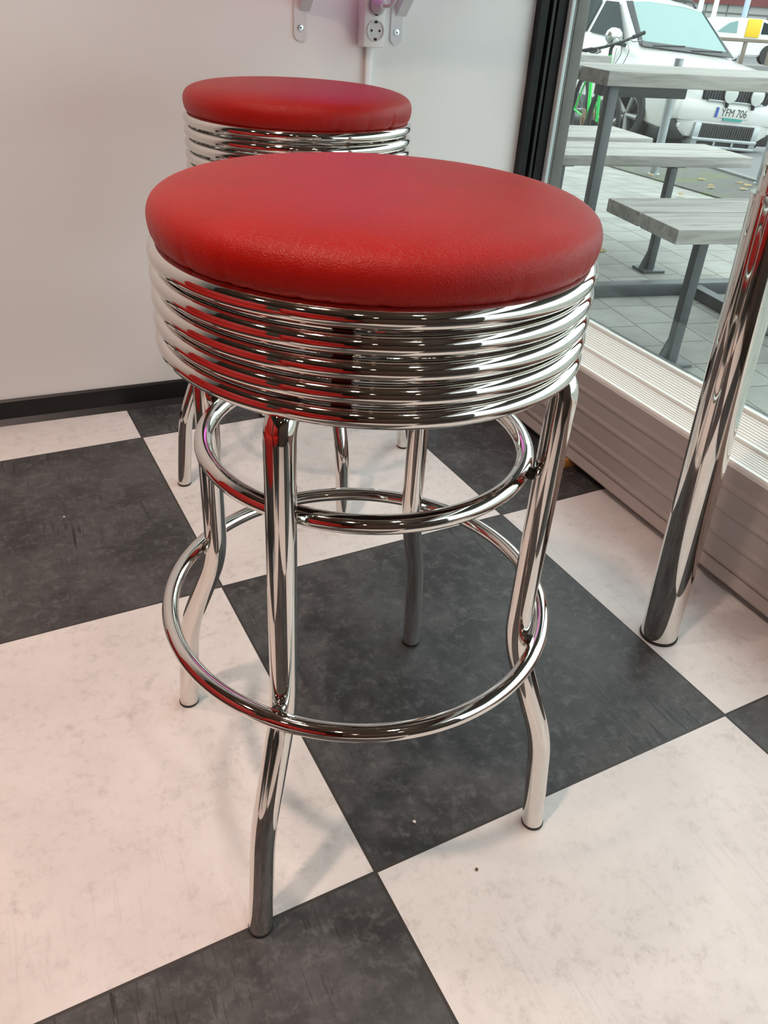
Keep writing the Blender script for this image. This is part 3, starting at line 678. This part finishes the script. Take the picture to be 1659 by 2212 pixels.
    for s in (-1, 1):
        def sd(y, z_): 
            k = (z_ - 1.05) / .52; return (s * (.80 + (.61 - .80) * k), y, z_)
        quad('side_window', CARGLASS, [sd(-.52, 1.11), sd(-1.36, 1.13), sd(-1.34, 1.50), sd(-1.04, 1.50)], .022)
        quad('side_window', CARGLASS, [sd(-1.46, 1.13), sd(-2.25, 1.15), sd(-2.22, 1.51), sd(-1.44, 1.50)], .022)
        quad('side_window', CARGLASS, [sd(-2.38, 1.17), sd(-3.0, 1.20), sd(-2.86, 1.48), sd(-2.36, 1.50)], .022)
        bm = bmesh.new(); tube(bm, fillet([(s * .60, -1.1, 1.57), (s * .60, -1.2, 1.64), (s * .60, -2.7, 1.66), (s * .60, -2.85, 1.60)], .06), .016, 12); finish(bm, 'roof_rail', CARBLK, t)
        bm = bmesh.new(); lathe(bm, [(0, -1), (.5, -.88), (.86, -.5), (1, 0), (.86, .5), (.5, .88), (0, 1)], 24, mtx=Matrix.Translation((s * (1.00 if s > 0 else .90), -.46, 1.14 if s > 0 else 1.12)) @ Matrix.Diagonal((.125 if s > 0 else .09, .07, .095 if s > 0 else .075, 1)))
        mr = finish(bm, 'side_mirror', CHROMEO if s > 0 else CARW, t)
        bm = bmesh.new(); box(bm, min(s * .80, s * .98), max(s * .80, s * .98), -.50, -.43, 1.045, 1.085, bev=.01); finish(bm, 'mirror_arm', CARBLK, mr)
    # wipers
    bm = bmesh.new()
    tube(bm, [(.55, -.23, 1.10), (.02, -.30, 1.135)], .009, 6); tube(bm, [(-.05, -.23, 1.10), (-.58, -.29, 1.13)], .009, 6); finish(bm, 'wiper', CARBLK, t)
    # wheels
    for yy in (0, -2.58):
        for s in (-1, 1):
            mt = Matrix.Translation((s * .80, yy, .335)) @ Matrix.Rotation(s * PI / 2, 4, 'Y') @ (Matrix.Rotation(0, 4, 'Z'))
            if yy == 0: mt = Matrix.Translation((s * .80, yy, .335)) @ Matrix.Rotation(.18, 4, 'Z') @ Matrix.Rotation(s * PI / 2, 4, 'Y')
            bm = bmesh.new(); lathe(bm, [(.215, -.10), (.30, -.11), (.33, -.085), (.335, 0), (.33, .085), (.30, .105), (.235, .10), (.222, .08), (.215, -.1)], 48, mtx=mt); w = finish(bm, 'tyre', TYRE, t)
            bm = bmesh.new(); lathe(bm, [(.222, -.09), (.226, .08), (.216, .085), (.205, .05), (.20, -.08)], 48, mtx=mt)
            for k in range(5):
                a = 2 * PI * k / 5 + .3
                p = mt @ Vector((math.cos(a) * .03, math.sin(a) * .03, .06)); q = mt @ Vector((math.cos(a) * .214, math.sin(a) * .214, .066)); tube(bm, [p, q], [.028, .038], 10)
            lathe(bm, [(0, .075), (.045, .07), (.055, .05), (0, .04)], 24, mtx=mt); finish(bm, 'rim', ALLOY, w)
            bm = bmesh.new(); lathe(bm, [(0, .0), (.19, .0), (.19, -.02), (0, -.02)], 24, mtx=mt); finish(bm, 'brake_disc', CARBLK, w)
    # arch cladding
    for yy in (0, -2.58):
        for s in (-1, 1):
            bm = bmesh.new(); tube(bm, [(s * .892, yy + math.cos(a) * .395, .34 + math.sin(a) * .395) for a in [PI * k / 20 - .12 + (.0) for k in range(22)]], .022, 8); finish(bm, 'wheel_arch', CARBLK, t)
    for s in (-1, 1):
        bm = bmesh.new(); box(bm, min(s * .86, s * .905), max(s * .86, s * .905), -2.15, -.42, .24, .42, bev=.015); finish(bm, 'side_skirt', CARBLK, t)
        bm = bmesh.new(); box(bm, min(s * .897, s * .902), max(s * .897, s * .902), -1.405, -1.395, .42, 1.04); box(bm, min(s * .897, s * .9), max(s * .897, s * .9), -.49, -.482, .42, 1.02); finish(bm, 'door_gap', CARBLK, t)
    # front: grilles, bumper, plate, lamps
    def fbox(name, m, x0, x1, z0, z1, y0, y1, bev=.006, parent=t): bm = bmesh.new(); box(bm, x0, x1, y0, y1, z0, z1, bev=bev); return finish(bm, name, m, parent)
    bp = fbox('bumper', CARW, -.78, .78, .42, .66, .72, .90, .05)
    g1 = fbox('upper_grille', CARBLK, -.50, .50, .66, .82, .80, .905, .02)
    bm = bmesh.new()
    for k in range(24): box(bm, -.48 + k * .041, -.466 + k * .041, .90, .912, .675, .80)
    finish(bm, 'grille_slats', mat('dark_grey_slats', (.06, .065, .065), .4), g1)
    fbox('grille_chrome', SILVER, -.40, .42, .655, .672, .90, .918, .003)
    g2 = fbox('lower_grille', CARBLK, -.42, .42, .25, .415, .78, .895, .01)
    bm = bmesh.new()
    for k in range(22): box(bm, -.39 + k * .0365, -.377 + k * .0365, .89, .902, .262, .40)
    finish(bm, 'grille_slats', mat('dark_grey_slats2', (.07, .075, .075), .4), g2)
    bm = bmesh.new()
    box(bm, -.50, -.405, .74, .915, .17, .42, bev=.012); box(bm, .405, .50, .74, .915, .17, .42, bev=.012); box(bm, -.50, .50, .74, .925, .225, .262, bev=.008); box(bm, -.50, .50, .74, .915, .145, .178, bev=.008)
    for xx in (-.15, .13): box(bm, xx, xx + .03, .74, .918, .17, .24)
    finish(bm, 'skid_plate', SILVER, t)
    bm = bmesh.new(); box(bm, -.45, .45, .70, .89, .165, .24); finish(bm, 'skid_slots', CARBLK, t)
    for s in (-1, 1):
        fbox('bumper_corner', CARBLK, min(s * .50, s * .80), max(s * .50, s * .80), .20, .43, .60, .84, .04)
        fg = fbox('fog_lamp', LENS, min(s * .58, s * .72), max(s * .58, s * .72), .34, .39, .82, .85, .01)
        # headlamp wraps the corner
        bm = bmesh.new(); prism(bm, [(s * .42, .80), (s * .60, .855), (s * .86, .60), (s * .87, .50), (s * .70, .62)], .76, .885, 'xy'); finish(bm, 'headlamp', LENS, t)
    for xx in (.13, -.27):
        mt = Matrix.Translation((xx, .93, .745)) @ Matrix.Rotation(-PI / 2, 4, 'X')
        bm = bmesh.new(); lathe(bm, [(0, -.06), (.05, -.05), (.092, -.01), (.095, .01), (.085, .012), (0, .02)], 32, mtx=mt); d_ = finish(bm, 'driving_lamp', LENS, t)
        bm = bmesh.new(); box(bm, xx - .012, xx + .012, .88, .93, .60, .67); finish(bm, 'lamp_mount', CARBLK, d_)
    # number plate
    p = fbox('number_plate', PLATEW, -.26, .26, .49, .60, .903, .911, .002)
    bm = bmesh.new(); box(bm, .222, .258, .911, .9125, .492, .598); finish(bm, 'plate_band', PLATEB, p)
    bm = bmesh.new(); box(bm, -.17, .12, .906, .914, .462, .489); finish(bm, 'teal_strip', TEAL, p)
    cu = bpy.data.curves.new('plate_text', 'FONT'); cu.body = 'YFM 706'; cu.size = .118; cu.align_x = 'CENTER'; cu.align_y = 'CENTER'; cu.extrude = .001
    to = bpy.data.objects.new('tmp', cu); COL.objects.link(to); bpy.context.view_layer.update(); dg = bpy.context.evaluated_depsgraph_get()
    me = bpy.data.meshes.new_from_object(to.evaluated_get(dg)); bpy.data.objects.remove(to); me.materials.clear(); me.materials.append(INK)
    tx = bpy.data.objects.new('plate_lettering', me); COL.objects.link(tx); tx.parent = p
    tx.matrix_local = Matrix.Translation((-.02, .9118, .545)) @ Matrix.Rotation(PI, 4, 'Z') @ Matrix.Rotation(PI / 2, 4, 'X') @ Matrix.Diagonal((.92, 1.0, 1, 1))
    fbox('underbody', CARBLK, -.74, .74, .16, .30, -3.2, .70, .02)
car()

# ---- far background
GZ = gz(9.5) + .016
fc = thing('distant_car', 'white car with a yellow block on its side, far across the street', 'car', S(21.6, 30, 0), SA)
def far_car():
    z0 = -.42
    bm = bmesh.new(); side = [(-2.15, z0 + .25), (-2.15, z0 + .62), (-1.6, z0 + .88), (-1.05, z0 + .98), (-.55, z0 + 1.36), (-.15, z0 + 1.46), (.9, z0 + 1.46), (1.5, z0 + 1.30), (1.95, z0 + .98), (2.1, z0 + .70), (2.1, z0 + .25)]
    prism(bm, side, -.85, .85, 'xz'); bmesh.ops.bevel(bm, geom=list(bm.edges), offset=.05, segments=2, affect='EDGES'); finish(bm, 'body', CARW, fc)
    bm = bmesh.new(); prism(bm, [(-1.05, z0 + .98), (-.62, z0 + 1.28), (-.28, z0 + 1.36), (-.22, z0 + .97)], -.87, -.84, 'xz'); finish(bm, 'front_window', WINDSH, fc)
    bm = bmesh.new(); prism(bm, [(.85, z0 + .98), (.85, z0 + 1.36), (1.4, z0 + 1.24), (1.7, z0 + .98)], -.87, -.84, 'xz'); finish(bm, 'rear_window', CARGLASS, fc)
    bm = bmesh.new(); box(bm, .15, .75, -.90, -.84, z0 + .86, z0 + 1.44, bev=.01); finish(bm, 'yellow_block', YELLOW, fc)
    for x in (-1.35, 1.35):
        bm = bmesh.new(); lathe(bm, [(0, -.1), (.32, -.1), (.32, .1), (0, .1)], 32, mtx=Matrix.Translation((x, -.80, z0 + .32)) @ Matrix.Rotation(PI / 2, 4, 'X')); finish(bm, 'wheel', TYRE, fc)
far_car()
# low concrete wall with brown rail
rw = mbox('retaining_wall', KERB, -4.8, 9, 17.0, 17.5, -.75, .10, bev=.02); tag(rw, 'low grey concrete wall carrying the brown rail across the street', 'wall'); rw.location = S(14, 0); rw.rotation_euler = (0, 0, SA)
rl_ = thing('guard_rail', 'low brown metal guard rail on the concrete wall', 'railing', S(14, 17.2, .10), SA)
bm = bmesh.new(); box(bm, -4.7, 9, -.04, .04, .43, .50, bev=.01); finish(bm, 'top_rail', RUST, rl_)
for k in range(20):
    bm = bmesh.new(); x = -4.5 + k * .70; box(bm, x - .04, x + .04, -.03, .03, 0, .44, bev=.005); finish(bm, 'post', RUST, rl_)
bd = thing('office_building', 'grey panelled building with a dark red band in the far background', 'building', S(22, 42, 0), SA)
bm = bmesh.new(); box(bm, -30, 40, 0, 6, -.55, 1.62); finish(bm, 'lower_wall', FACADE, bd, smooth=False)
bm = bmesh.new(); box(bm, -30, 40, -.15, 6, 1.62, 3.2); finish(bm, 'red_band', REDB, bd, smooth=False)
bm = bmesh.new(); box(bm, -30, 40, -.02, 6, 3.2, 11); finish(bm, 'upper_wall', FACADE, bd, smooth=False)
for i, (x, y, r_, lab) in enumerate(((16.5, 24.5, .075, 'white pole left of the far building'), (18.4, 26.5, .08, 'white pole rising beside the white car roof far off'), (23.6, 32, .11, 'bluish pole in front of the grey building'))):
    bm = bmesh.new(); tube(bm, [(0, 0, GZ - .02), (0, 0, 5)], r_, 16); o = finish(bm, 'street_pole', mat('pole_paint_%d' % i, ((.75, .75, .70), (.8, .8, .74), (.45, .55, .68))[i], .5), loc=S(x, y)); tag(o, lab, 'pole')

# ---- crumbs on the floor
for i, (x, y, c, lab) in enumerate(((-.27, .93, (.75, .72, .68), 'small white crumb on the dark tile by the wall'), (.075, .045, (.75, .72, .68), 'tiny white crumb on the dark tile under the nearer stool'), (.118, -.045, (.12, .08, .05), 'tiny brown crumb on the front off-white tile'))):
    bm = bmesh.new(); bmesh.ops.create_icosphere(bm, subdivisions=2, radius=.0022)
    for v in bm.verts: v.co *= random.uniform(.7, 1.2); v.co.z = v.co.z * .6 + .0013
    o = finish(bm, 'crumb', mat('crumb_%d' % i, c, .8), loc=(x, y, .0)); tag(o, lab, 'crumb')
